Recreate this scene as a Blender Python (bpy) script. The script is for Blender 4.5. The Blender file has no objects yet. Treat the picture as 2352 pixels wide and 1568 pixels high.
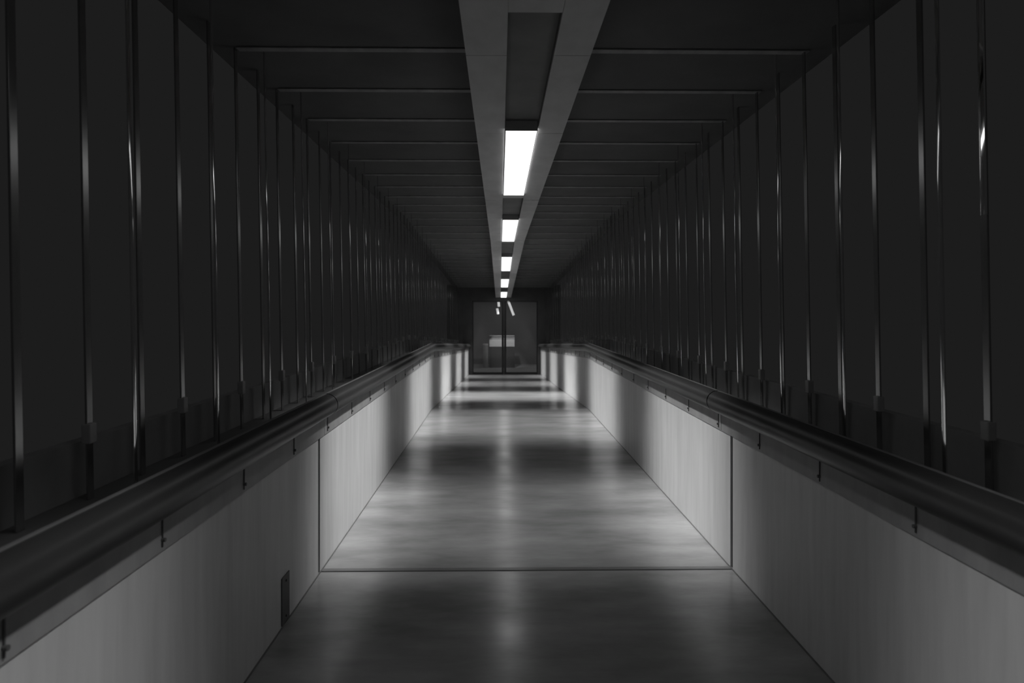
import bpy, bmesh, math, random
from mathutils import Vector, Matrix
random.seed(7)
S = bpy.context.scene
C = S.collection
D = bpy.data

# ------------------------------------------------------------------ layout (metres)
EYE = 1.60
KINK = 11.9            # the bridge deck starts to descend here
SLOPE = 0.047
END = 26.1             # glazed doors
Y0 = -2.6
XL, XR = -1.098, 1.437 # inner faces of the parapets
CX = 0.14              # axis of roof, lamps and posts
PITCH = 0.765
A0 = 2.62

def zo(y):
    return -SLOPE * max(0.0, y - KINK)

# ------------------------------------------------------------------ materials
def mat(name, color, rough=0.5, metal=0.0, spec=0.5, emit=None, estr=0.0):
    m = D.materials.new(name); m.use_nodes = True
    b = m.node_tree.nodes['Principled BSDF']
    b.inputs['Base Color'].default_value = (color, color, color, 1) if not isinstance(color, tuple) else (*color, 1)
    b.inputs['Roughness'].default_value = rough
    b.inputs['Metallic'].default_value = metal
    b.inputs['Specular IOR Level'].default_value = spec
    if emit is not None:
        b.inputs['Emission Color'].default_value = (emit, emit, emit, 1)
        b.inputs['Emission Strength'].default_value = estr
    return m

def noisy(m, lo, hi, scale, mapping=(1, 1, 1), detail=5, rough=None, fac=(0.3, 0.7), bump=0.0):
    nt = m.node_tree; N = nt.nodes; L = nt.links
    b = N['Principled BSDF']
    tc = N.new('ShaderNodeTexCoord'); mp = N.new('ShaderNodeMapping')
    mp.inputs['Scale'].default_value = mapping
    L.new(tc.outputs['Object'], mp.inputs['Vector'])
    n = N.new('ShaderNodeTexNoise'); n.inputs['Scale'].default_value = scale
    n.inputs['Detail'].default_value = detail; n.inputs['Roughness'].default_value = 0.6
    L.new(mp.outputs[0], n.inputs['Vector'])
    mr = N.new('ShaderNodeMapRange')
    mr.inputs['From Min'].default_value = fac[0]; mr.inputs['From Max'].default_value = fac[1]
    mr.inputs['To Min'].default_value = lo; mr.inputs['To Max'].default_value = hi
    L.new(n.outputs['Fac'], mr.inputs['Value'])
    cb = N.new('ShaderNodeCombineColor')
    for i in range(3): L.new(mr.outputs[0], cb.inputs[i])
    L.new(cb.outputs[0], b.inputs['Base Color'])
    if rough:
        mr2 = N.new('ShaderNodeMapRange')
        mr2.inputs['From Min'].default_value = fac[0]; mr2.inputs['From Max'].default_value = fac[1]
        mr2.inputs['To Min'].default_value = rough[0]; mr2.inputs['To Max'].default_value = rough[1]
        L.new(n.outputs['Fac'], mr2.inputs['Value']); L.new(mr2.outputs[0], b.inputs['Roughness'])
    if bump:
        bp = N.new('ShaderNodeBump'); bp.inputs['Strength'].default_value = bump
        L.new(n.outputs['Fac'], bp.inputs['Height']); L.new(bp.outputs[0], b.inputs['Normal'])
    return m

M = {}
M['wall'] = noisy(mat('painted_parapet', .6, .55, spec=.3), .58, .70, 2.2, (1, 5.0, .55))
M['fascia'] = noisy(mat('painted_fascia', .3, .55, spec=.3), .29, .36, 3.0, (1, 3.0, 1))
M['rail'] = noisy(mat('dark_rail', .05, .36, spec=.16), .035, .052, 3.0, (1, .5, 1), detail=2)
M['highlight'] = noisy(mat('rail_top_highlight', .2, .4), .17, .26, 5.0, (1, .6, 1))  # paler tone paints the highlight line on the rail tops
M['floor'] = noisy(mat('sealed_floor', .4, .4, spec=.5), .23, .46, 1.5, (.6, 1.4, 1), detail=6, rough=(.27, .17), fac=(.32, .66), bump=.03)
M['soffit'] = noisy(mat('soffit_panel', .4, .6), .54, .66, 3.0, (2, 1, 1))
M['trough'] = noisy(mat('trough_metal', .16, .6), .13, .19, 3.0)
M['ceiling'] = noisy(mat('ceiling_dark', .07, .8), .11, .15, 2.0)
M['beam'] = noisy(mat('beam_dark', .12, .7), .25, .42, 4.0, (2, 1, 1))
M['post'] = noisy(mat('satin_post', .9, .1, metal=.84), .54, .60, 5.0, (1, 1, .3), detail=1, rough=(.09, .11))
M['outer'] = noisy(mat('satin_outer_post', .4, .3, metal=.74), .30, .35, 5.0, (1, 1, .3), detail=1, rough=(.22, .25))
M['ledge'] = noisy(mat('outer_ledge', .3, .55), .28, .38, 3.0)
M['bracket'] = noisy(mat('post_bracket', .4, .5), .36, .46, 6.0)
M['black'] = noisy(mat('black_seam', .02, .8), .012, .03, 8.0)
M['clip'] = noisy(mat('rail_clip', .1, .6), .07, .11, 8.0)
M['strip'] = noisy(mat('joint_metal', .2, .3), .17, .21, 3.0, detail=1)
M['housing'] = noisy(mat('lamp_housing', .5, .5), .45, .55, 5.0)
M['diffuser'] = mat('lamp_diffuser', .02, .5, emit=1.0, estr=1.9)
M['frame'] = noisy(mat('door_frame', .045, .6), .035, .055, 5.0)
M['endwall'] = noisy(mat('end_wall_dark', .05, .8), .12, .16, 3.0)
M['lobby'] = noisy(mat('lobby_wall', .3, .8), .27, .33, 1.0)
M['tube'] = mat('tube_lamp', .8, .5, emit=1.0, estr=.62)
M['counter'] = noisy(mat('counter_dark', .12, .6), .1, .14, 4.0)
M['panel'] = noisy(mat('counter_panel', .7, .5), .62, .75, 6.0, (1, 1, 3))
M['steel'] = noisy(mat('handle_steel', .6, .3, metal=1.0), .5, .65, 5.0)

def glass_mat():
    m = D.materials.new('door_glass'); m.use_nodes = True
    nt = m.node_tree; N = nt.nodes; L = nt.links
    for n in list(N): N.remove(n)
    o = N.new('ShaderNodeOutputMaterial'); t = N.new('ShaderNodeBsdfTransparent')
    t.inputs[0].default_value = (.85, .85, .85, 1)
    g = N.new('ShaderNodeBsdfGlossy'); g.inputs['Roughness'].default_value = .08
    f = N.new('ShaderNodeFresnel'); f.inputs['IOR'].default_value = 1.45
    x = N.new('ShaderNodeMixShader')
    L.new(f.outputs[0], x.inputs[0]); L.new(t.outputs[0], x.inputs[1]); L.new(g.outputs[0], x.inputs[2])
    L.new(x.outputs[0], o.inputs[0])
    return m
M['glass'] = glass_mat()
M['chrome'] = mat('polished_strip', .95, .05, metal=1.0)

# ------------------------------------------------------------------ mesh helpers
def box(bm, x0, x1, y0, y1, z0, z1, bevel=0.0):
    b = bmesh.new()
    bmesh.ops.create_cube(b, size=1)
    for v in b.verts:
        v.co = Vector(((x0+x1)/2 + v.co.x*(x1-x0), (y0+y1)/2 + v.co.y*(y1-y0), (z0+z1)/2 + v.co.z*(z1-z0)))
    if bevel:
        bmesh.ops.bevel(b, geom=b.edges[:], offset=bevel, segments=2, affect='EDGES', profile=.5)
    merge(bm, b)

def merge(bm, b):
    me = D.meshes.new('tmp'); b.to_mesh(me); b.free()
    bm.from_mesh(me); D.meshes.remove(me)

def sweep(bm, prof, ys):
    """closed (x, z) profile carried along the deck, following its fall"""
    pts = sorted(set([y for y in ys] + ([KINK] if ys[0] < KINK < ys[-1] else [])))
    rings = [[bm.verts.new((x, y, z + zo(y))) for x, z in prof] for y in pts]
    n = len(prof)
    for a, b in zip(rings, rings[1:]):
        for i in range(n):
            bm.faces.new((a[i], a[(i+1) % n], b[(i+1) % n], b[i]))
    bm.faces.new(rings[0][::-1]); bm.faces.new(rings[-1])
    bmesh.ops.recalc_face_normals(bm, faces=bm.faces[:])

def rect(x0, x1, z0, z1):
    return [(x0, z0), (x1, z0), (x1, z1), (x0, z1)]

def rod(bm, p, q, r, seg=14):
    p, q = Vector(p), Vector(q); d = q - p
    b = bmesh.new()
    bmesh.ops.create_cone(b, cap_ends=True, segments=seg, radius1=r, radius2=r, depth=d.length)
    bmesh.ops.transform(b, matrix=Matrix.Translation((p+q)/2) @ d.to_track_quat('Z', 'Y').to_matrix().to_4x4(), verts=b.verts[:])
    merge(bm, b)

def obj(name, bm, m, parent=None, smooth=False):
    me = D.meshes.new(name); bm.normal_update(); bm.to_mesh(me); bm.free()
    me.materials.append(m)
    if smooth:
        for p in me.polygons: p.use_smooth = True
    o = D.objects.new(name, me); C.objects.link(o)
    if parent: o.parent = parent
    return o

def tag(o, label, cat, group=None):
    o['label'] = label; o['category'] = cat
    if group: o['group'] = group
    return o

def thing(name, label, cat, loc=(0, 0, 0), group=None):
    o = D.objects.new(name, None); C.objects.link(o); o.location = loc
    o.empty_display_size = .1
    return tag(o, label, cat, group)

def struct(name, bm, m, smooth=False):
    o = obj(name, bm, m, None, smooth); o['kind'] = 'structure'; return o

UN = 'first second third fourth fifth sixth seventh eighth ninth tenth eleventh twelfth thirteenth fourteenth fifteenth sixteenth seventeenth eighteenth nineteenth'.split()
TN = {2: ('twentieth', 'twenty'), 3: ('thirtieth', 'thirty'), 4: ('fortieth', 'forty'), 5: ('fiftieth', 'fifty'), 6: ('sixtieth', 'sixty'), 7: ('seventieth', 'seventy')}
def ordinal(n):
    if n < 20: return UN[n-1]
    t, u = divmod(n, 10)
    return TN[t][0] if u == 0 else TN[t][1] + '-' + UN[u-1]

# ------------------------------------------------------------------ shell
b = bmesh.new()
sweep(b, rect(XL-.5, XR+.5, -.25, 0), [Y0, END+.08])
struct('floor', b, M['floor'])

WT = .934      # top of the parapet walls
def parapet(name, s, seam):
    b = bmesh.new()
    xi = XR if s > 0 else XL
    xo = CX + s*1.74
    xa, xb = sorted((xi, xo)); ba, bb = sorted((xi + s*.02, xo))
    for y0, y1 in ((Y0, seam-.024), (seam+.024, END)):
        sweep(b, rect(xa, xb, 0, WT), [y0, y1])
    o = struct(name, b, M['wall'])
    bk = bmesh.new()
    box(bk, ba, bb, seam-.024, seam+.024, 0, WT-.03)
    obj('seam_filler', bk, M['black'], o)
parapet('wall_left', -1, 4.515)
parapet('wall_right', 1, 4.565)

for nm, xa, xb in (('baseboard_left', XL, XL+.006), ('baseboard_right', XR-.006, XR)):
    b = bmesh.new(); sweep(b, rect(xa, xb, 0, .005), [Y0, END]); struct(nm, b, M['trough'])
CZ = EYE + 1.46
b = bmesh.new(); sweep(b, rect(CX-1.75, CX+1.75, CZ, CZ+.12), [Y0, END+.05]); struct('ceiling', b, M['ceiling'])

# ------------------------------------------------------------------ rails with brackets, fascia strips
RR = .069; RZ = EYE - .594
def rail(side, y0, y1, label):
    x = 1.417 if side > 0 else -1.085
    t = thing('handrail', label, 'handrail', (x, y0, zo(y0)), 'handrails along the parapets')
    b = bmesh.new()
    prof = [(RR*math.cos(a)*1.0, RZ - 0 + RR*math.sin(a)) for a in [2*math.pi*i/28 for i in range(28)]]
    pts = [y0, y1]
    rings = [[b.verts.new((px, y-y0, pz + zo(y)-zo(y0))) for px, pz in prof] for y in pts]
    for i in range(28):
        b.faces.new((rings[0][i], rings[0][(i+1) % 28], rings[1][(i+1) % 28], rings[1][i]))
    b.faces.new(rings[0][::-1]); b.faces.new(rings[1])
    bmesh.ops.recalc_face_normals(b, faces=b.faces[:])
    o = obj('tube', b, M['rail'], t, True)
    m = o.modifiers.new('es', 'EDGE_SPLIT'); m.split_angle = math.radians(50)
    b = bmesh.new(); arc = []  # added arc that carries the painted highlight
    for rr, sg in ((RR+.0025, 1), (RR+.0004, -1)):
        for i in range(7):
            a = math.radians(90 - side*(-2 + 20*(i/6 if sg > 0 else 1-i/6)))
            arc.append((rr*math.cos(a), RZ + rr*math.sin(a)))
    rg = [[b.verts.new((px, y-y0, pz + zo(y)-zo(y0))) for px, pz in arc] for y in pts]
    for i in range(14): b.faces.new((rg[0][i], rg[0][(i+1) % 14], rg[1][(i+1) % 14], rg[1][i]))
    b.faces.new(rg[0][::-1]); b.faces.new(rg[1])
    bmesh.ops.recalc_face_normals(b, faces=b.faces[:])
    ts = obj('highlight_strip', b, M['highlight'], t); ts['label'] = 'thin paler strip painted as a highlight along the top'
    # clips screwed to the fascia below the tube
    off = -.13 if side > 0 else -.24
    k = -3
    xi = (XR if side > 0 else XL) - side*.0065
    while True:
        y = A0 + off + PITCH*k + .03; k += 1
        if y < y0: continue
        if y > y1 - .02: break
        if y < 1.0: continue
        b = bmesh.new()
        w = .003
        box(b, min(xi, xi - side*.004)-x, max(xi, xi - side*.004)-x, y-w-y0, y+w-y0, EYE-.765+zo(y)-zo(y0), EYE-.672+zo(y)-zo(y0))
        c = b
        rod(c, (xi-x-side*.012, y-y0, EYE-.742+zo(y)-zo(y0)), (xi-x+side*.002, y-y0, EYE-.742+zo(y)-zo(y0)), .007, 10)
        obj('clip', b, M['clip'], t)
    return t

for side, nm, j in ((1, 'right', 4.80), (-1, 'left', 4.66)):
    rail(side, Y0, j-.009, f'dark rounded handrail on the {nm} parapet, nearest length up to the joint')
    rail(side, j+.009, KINK-.003, f'dark rounded handrail on the {nm} parapet, middle length beyond the joint')
    rail(side, KINK+.003, END-.02, f'dark rounded handrail on the {nm} parapet, far level-looking length by the doors')
    xi = XR if side > 0 else XL
    b = bmesh.new()
    xa, xb = sorted((xi, xi - side*.006))
    sweep(b, rect(xa, xb, EYE-.778, WT), [Y0, j-.04]); sweep(b, rect(xa, xb, EYE-.778, WT), [j-.032, END-.01])
    struct('trim_1' if side > 0 else 'trim_2', b, M['fascia'])

# ------------------------------------------------------------------ floor joint and wall plate
t = thing('floor_joint_cover', 'thin metal joint strip crossing the floor from wall to wall', 'floor strip', (CX, 4.56, 0))
b = bmesh.new(); box(b, XL+.003-CX, XR-.003-CX, -.012, .035, 0, .004, .0015); obj('cover_plate', b, M['strip'], t)
b = bmesh.new(); box(b, XL+.003-CX, XR-.003-CX, -.020, -.013, 0, .002); obj('rubber_seal', b, M['clip'], t)

t = thing('cover_plate', 'small dark upright cover plate at the foot of the left wall', 'wall plate', (XL, 3.80, .01))
b = bmesh.new(); box(b, 0, .006, -.065, .065, 0, .24, .002); obj('plate', b, mat('plate_grey', .10, .6), t)
for z in (.03, .21):
    b = bmesh.new(); rod(b, (.005, 0, z), (.009, 0, z), .006, 10); obj('screw', b, M['black'], t)

# ------------------------------------------------------------------ lamp tray under the roof
SZ = EYE + 1.11
TX0, TX1 = -.148, .397
LX0, LX1 = .034, .232
LAMPS = [(-.05, 2.50), (4.52, 7.09), (9.0, 11.85), (13.95, 16.6), (18.65, 21.3), (23.2, 25.9)]
tray = thing('lamp_tray', 'long grey soffit tray carrying the lamps down the middle of the roof', 'ceiling tray', (CX, 0, SZ))
def swp(name, x0, x1, z0, z1, ys, m):
    b = bmesh.new(); sweep(b, rect(x0-CX, x1-CX, z0, z1), ys); return obj(name, b, m, tray)
seams = [Y0] + [3.23 + 1.42*k for k in range(-3, 17)] + [END]
for a, c in zip(seams, seams[1:]):
    for xa, xb in ((TX0, LX0-.004), (LX1+.004, TX1)):
        dz = random.uniform(0, .004)
        swp('soffit_panel', xa, xb, dz, .02, [a+.002, c-.002], M['soffit'])
swp('trough', LX0-.02, LX1+.02, .05, .065, [Y0, END], M['trough'])
swp('trough_side', LX0-.014, LX0-.004, .02, .05, [Y0, END], M['trough'])
swp('trough_side', LX1+.004, LX1+.014, .02, .05, [Y0, END], M['trough'])
swp('tray_side', TX0, TX0+.012, .021, .25, [Y0, END], M['beam'])
swp('tray_side', TX1-.012, TX1, .021, .25, [Y0, END], M['beam'])
for a, c in LAMPS[:5]:
    swp('blanking_plate', LX0-.003, LX1+.003, .004, .016, [c+.02, c+.27], M['soffit'])

pw = [0.34, 1.05, 1.15, 1.2, 1.05, .9]
where = ['nearest the camera, just above the frame', 'largest and nearest lit lamp in view', 'second lit lamp in view, behind the largest',
         'middle lit lamp of the five in view', 'fourth lit lamp, next to last before the doors', 'smallest lit lamp, right above the glass doors']
POWER = 4.0
def add_lights(i, a, c):
    yc = (a+c)/2
    mid = [1, .85, 1.9, 4.2, 1.8, 1.4][i]
    for tilt, w in ((0, .38*mid), (15, .45*mid), (-15, .45*mid), (28, 1.5), (-28, 1.5)):
        l = D.lights.new('lamp_beam', 'AREA'); l.shape = 'RECTANGLE'
        l.size = .10; l.size_y = c-a-.25
        l.energy = POWER*w*pw[i]; l.spread = math.radians(34)
        o = D.objects.new('lamp_beam', l); C.objects.link(o)
        sl = math.atan(SLOPE) if yc > KINK else 0
        o.rotation_euler = (Matrix.Rotation(-sl, 3, 'X') @ Matrix.Rotation(math.radians(tilt), 3, 'Y')).to_euler()
        o.location = ((LX0+LX1)/2, yc, SZ - .045 + zo(yc))
for i, (a, c) in enumerate(LAMPS):
    add_lights(i, a, c)
    if i == 0: lab = 'lit ceiling lamp just overhead in the near end of the tray'
    t = thing('ceiling_lamp', 'white ' + ('lit ceiling lamp overhead at the near end of the tray' if i == 0 else 'glowing rectangular ceiling lamp, ' + where[i]),
              'ceiling lamp', ((LX0+LX1)/2, a, SZ+zo(a)), 'row of ceiling lamps')
    def lp(name, x0, x1, z0, z1, y0, y1, m):
        b = bmesh.new(); sweep(b, rect(x0, x1, z0, z1), [y0, y1])
        for v in b.verts: v.co.y -= a; v.co.z -= zo(a)
        return obj(name, b, m, t)
    hw = (LX1-LX0)/2
    lp('diffuser', -hw+.004, hw-.004, -.012, .006, a+.012, c-.012, M['diffuser'])
    lp('housing', -hw+.002, hw-.002, .0065, .048, a, c, M['housing'])
    lp('end_cap', -hw, hw, -.013, .006, a, a+.011, M['housing'])
    lp('end_cap', -hw, hw, -.013, .006, c-.011, c, M['housing'])

# ------------------------------------------------------------------ roof beams
n = 0
k = 0
while A0 + PITCH*k < END - .2:
    y = A0 + PITCH*k; k += 1; n += 1
    b = bmesh.new()
    box(b, -1.60, 1.60, -.03, .03, -.009, -.001, .002)
    o = obj('ceiling_beam', b, M['beam']); o.location = (CX, y, CZ + zo(y))
    tag(o, f'dark cross beam under the roof, {ordinal(n)} one from the near end', 'ceiling beam', 'cross beams under the roof')

# ------------------------------------------------------------------ side posts
LEAN = -.018
def post_mesh(w, d, h):
    b = bmesh.new(); box(b, -w/2, w/2, -d/2, d/2, 0, h, .002)
    return b
def lens_mesh(w, t, R, h, seg=8):
    # flat bar with gently crowned faces, w along the walk
    b = bmesh.new(); prof = []
    sag = R - math.sqrt(R*R - w*w/4)
    for sg in (1, -1):
        for i in range(seg+1):
            y = (-w/2 + w*i/seg)*sg
            prof.append((sg*(t/2 + math.sqrt(R*R - y*y) - R), y))
    lo = [b.verts.new((x, y, 0)) for x, y in prof]; hi = [b.verts.new((x, y, h)) for x, y in prof]
    n = len(prof)
    for i in range(n): b.faces.new((lo[i], lo[(i+1) % n], hi[(i+1) % n], hi[i]))
    b.faces.new(lo[::-1]); b.faces.new(hi)
    bmesh.ops.recalc_face_normals(b, faces=b.faces[:])
    return b
def ES(o):
    m = o.modifiers.new('es', 'EDGE_SPLIT'); m.split_angle = math.radians(30)
H = CZ - WT - .007
inner = None; outer = None; outer_b = None
for side, nm in ((-1, 'left'), (1, 'right')):
    n = 0; k = 0
    while A0 + PITCH*k < END - .15:
        y = A0 + PITCH*k; k += 1; n += 1
        if inner is None:
            o = inner = obj('window_post', lens_mesh(.022, .006, .08, H-.02), M['post'], None, True); ES(o)
        else:
            o = inner.copy(); C.objects.link(o)
        o.location = (CX + side*1.435 + .018, y, WT + .0045 + zo(y)); o.rotation_euler = (0, LEAN, 0)
        tag(o, f'slim shiny metal post behind the {nm} handrail, {ordinal(n)} from the camera', 'post', f'slim posts along the {nm} parapet')
    n = 0; j = -1 if side < 0 else 0
    while A0 + PITCH/2*j < END - .15:
        y = A0 + PITCH/2*j; n += 1
        hasb = (j % 2 == 0)
        if outer is None:
            outer = obj('outer_post', post_mesh(.008, .038, H), M['outer']); o = outer
        else:
            o = outer.copy(); C.objects.link(o)
        if hasb:
            if outer_b is None:
                bb = bmesh.new(); box(bb, -.016, .016, -.022, .022, .195, .265, .004)
                br = outer_b = obj('bracket', bb, M['bracket'], o)
            else:
                br = outer_b.copy(); C.objects.link(br); br.parent = o
        o.location = (CX + side*1.594 + .018, y, WT + .0045 + zo(y)); o.rotation_euler = (0, LEAN, 0)
        if side > 0 and j == 0:
            ps = lens_mesh(.020, .006, .4, .95)
            po = obj('polished_strip', ps, M['chrome'], o, True); ES(po); po.location = (-.012, -.02, 1.0)
            pe = lens_mesh(.006, .004, .012, .95)
            po = obj('edge_bead', pe, M['chrome'], o, True); ES(po); po.location = (-.013, -.004, 1.0)
        lab = f'wider dull outer post, {nm} side, {ordinal(n)} from camera' + (', with a bright polished strip' if side > 0 and j == 0 else ', with a foot bracket' if hasb else '')
        tag(o, lab, 'post', f'outer posts on the {nm} side')
        j += 1
    # dark capping on the parapet behind the handrail
    xa, xb = sorted(((XR if side > 0 else XL) + side*.004, CX + side*1.635))
    b = bmesh.new(); sweep(b, rect(xa, xb, WT+.0005, WT+.004), [Y0, END-.01])
    struct('trim_5' if side > 0 else 'trim_6', b, M['endwall'])
    # ledge behind the outer posts
    xa, xb = sorted((CX + side*1.64, CX + side*1.69))
    b = bmesh.new(); sweep(b, rect(xa, xb, WT+.001, EYE-.47), [Y0, END-.01])
    struct('trim_3' if side > 0 else 'trim_4', b, M['ledge'])

# ------------------------------------------------------------------ end wall and glazed double doors
ZE = zo(END)
DX0, DX1 = -.967, 1.336
DT = EYE + .335
b = bmesh.new()
box(b, CX-2.0, DX0, END, END+.2, ZE-.3, CZ+.1+ZE); box(b, DX1, CX+2.0, END, END+.2, ZE-.3, CZ+.1+ZE)
box(b, DX0, DX1, END, END+.2, DT, CZ+.1+ZE)
struct('wall_back', b, M['endwall'])

door = D.objects.new('door_1', None); C.objects.link(door); door.location = (.148, END+.08, ZE); door['kind'] = 'structure'
hd = DT - ZE
b = bmesh.new()
f = .02
box(b, DX0-.148, DX0+f-.148, -.05, .05, .0, hd); box(b, DX1-f-.148, DX1-.148, -.05, .05, .0, hd)
box(b, DX0+f-.148, DX1-f-.148, -.05, .05, hd-f, hd)
obj('door_frame', b, M['frame'], door)
for s in (-1, 1):
    xe = (DX0+f+.004-.148) if s < 0 else (DX1-f-.004-.148)
    xi = s*.004
    x0, x1 = sorted((xe, xi))
    st = .075 if True else 0
    b = bmesh.new()
    si = (x1-st, x1) if s < 0 else (x0, x0+st)
    so = (x0, x0+.012) if s < 0 else (x1-.012, x1)
    box(b, *si, -.02, .02, .006, hd-f-.006); box(b, *so, -.02, .02, .006, hd-f-.006)
    g0, g1 = (x0+.012, x1-st) if s < 0 else (x0+st, x1-.012)
    box(b, g0, g1, -.02, .02, .006, .07); box(b, g0, g1, -.02, .02, hd-f-.03, hd-f-.006)
    lf = obj('door_leaf', b, M['frame'], door)
    b = bmesh.new(); box(b, g0, g1, -.004, .004, .07, hd-f-.03); obj('glass_pane', b, M['glass'], lf)
    b = bmesh.new(); xh = s*.045
    rod(b, (xh, -.06, .95), (xh, -.06, 1.25), .011); rod(b, (xh, -.06, .98), (xh, -.018, .98), .008); rod(b, (xh, -.06, 1.22), (xh, -.018, 1.22), .008)
    obj('door_handle', b, M['frame'], lf)

# lobby beyond the doors
LB = END + 5.0
b = bmesh.new(); box(b, -1.8, 2.0, END+.205, LB, ZE-.25, ZE); struct('floor_lobby', b, M['lobby'])
b = bmesh.new(); box(b, -1.8, 2.0, END+.205, LB, DT+.35, DT+.5); struct('ceiling_lobby', b, M['lobby'])
b = bmesh.new(); box(b, -1.8, 2.0, LB, LB+.1, ZE-.25, DT+.5); struct('wall_lobby', b, M['lobby'])
b = bmesh.new(); box(b, -1.86, -1.8, END+.205, LB+.1, ZE-.25, DT+.5); struct('wall_lobby_left', b, M['lobby'])
b = bmesh.new(); box(b, 2.0, 2.06, END+.205, LB+.1, ZE-.25, DT+.5); struct('wall_lobby_right', b, M['lobby'])

def at(px, py, y):      # a point in the photograph at distance y
    return Vector(((px-1148)/1700*y, y, EYE + (712-py)/1700*y))
def tube(name, pts, r, lab):
    t = thing(name, lab, 'tube lamp', at(*pts[0]))
    o0 = at(*pts[0])
    for p, q in zip(pts[::2], pts[1::2]):
        b = bmesh.new(); rod(b, at(*p)-o0, at(*q)-o0, r, 12); obj('tube', b, M['tube'], t)
        b = bmesh.new(); d = (at(*q)-at(*p)).normalized()
        for e, sg in ((p, -1), (q, 1)):
            rod(b, at(*e)-o0, at(*e)-o0+d*sg*.025, r*1.05, 12)
        obj('tube_end', b, M['counter'], t)
    top = max(pts, key=lambda p: -p[1]); tp = at(*top)
    b = bmesh.new(); rod(b, tp-o0, Vector((tp.x, tp.y, DT+.351))-o0, .006, 8); obj('hanger', b, M['counter'], t)
yl = END + 2.0
tube('tube_lamp', [(1145, 693, yl), (1146, 704, yl), (1142, 708, yl), (1144, 721, yl)], .045, 'lit lamp of two short glowing tubes seen through the left door')
tube('tube_lamp', [(1167, 690, yl), (1180, 724, yl)], .045, 'one long slanting glowing tube lamp seen through the right door')

t = thing('counter', 'counter with a pale lit front panel seen low through the glass doors', 'counter', (.1, END+3.0, ZE))
y0 = END + 3.0
w0, w1 = at(1124, 0, y0).x - .1, at(1182, 0, y0).x - .1
zt = at(0, 771, y0).z - ZE; zm = at(0, 780, y0).z - ZE; zb = at(0, 796, y0).z - ZE
b = bmesh.new(); box(b, w0, w1, .02, .6, 0, zb); box(b, w0, w1, .05, .6, zb, zt-.03); obj('body', b, mat('counter_body', .085, .6), t)
b = bmesh.new(); box(b, w0, w1, 0, .045, zb, zm, .006); obj('front_panel', b, M['panel'], t)
b = bmesh.new(); box(b, w0, w1, -.0, .6, zt-.03, zt, .006); box(b, w0, w1, .03, .048, zm, zt-.03); obj('worktop', b, M['bracket'], t)
t = thing('storage_box', 'small dim box standing left of the pale counter beyond the doors', 'box', (at(1115, 0, y0).x, y0, ZE))
hx = (at(1122, 0, y0).x - at(1110, 0, y0).x)/2
b = bmesh.new(); box(b, -hx, hx, 0, .4, 0, at(0, 792, y0).z-ZE-.02, .006); obj('box_body', b, M['ledge'], t)
b = bmesh.new(); box(b, -hx-.005, hx+.005, -.006, .405, at(0, 792, y0).z-ZE-.0195, at(0, 790, y0).z-ZE, .005); obj('lid', b, M['bracket'], t)

l = D.lights.new('lobby_fill', 'AREA'); l.shape = 'RECTANGLE'; l.size = 3; l.size_y = 3; l.energy = 17  # unseen area fill added to lift the grey of the lobby
o = D.objects.new('lobby_fill', l); C.objects.link(o); o.location = (.2, END+2.6, DT+.32)
l = D.lights.new('counter_fill', 'SPOT'); l.energy = 140; l.spot_size = math.radians(36); l.spot_blend = .8; l.shadow_soft_size = .05  # unseen spot added to brighten the counter's front panel
o = D.objects.new('counter_fill', l); C.objects.link(o); o.location = (.2, END+1.2, DT+.2)
o.rotation_euler = (Vector((.15, y0, ZE+1.0)) - o.location).to_track_quat('-Z', 'Y').to_euler()

# ------------------------------------------------------------------ night outside, camera
w = D.worlds.new('night'); S.world = w; w.use_nodes = True
bg = w.node_tree.nodes['Background']; bg.inputs[0].default_value = (1, 1, 1, 1); bg.inputs[1].default_value = .0116

cam = D.cameras.new('camera'); co = D.objects.new('camera', cam); C.objects.link(co)
cam.sensor_width = 36; cam.lens = 1700/2352*36
cam.shift_y = -72/2352
cam.clip_start = .05; cam.clip_end = 200
co.location = (0, 0, EYE); co.rotation_euler = (math.pi/2, 0, -math.atan(28/1700))
cam.dof.use_dof = True; cam.dof.focus_distance = 4.8; cam.dof.aperture_fstop = 3.2
S.camera = co
S.view_settings.view_transform = 'Standard'; S.view_settings.look = 'None'
S.view_settings.exposure = 0; S.view_settings.gamma = 1; S.view_settings.use_curve_mapping = False
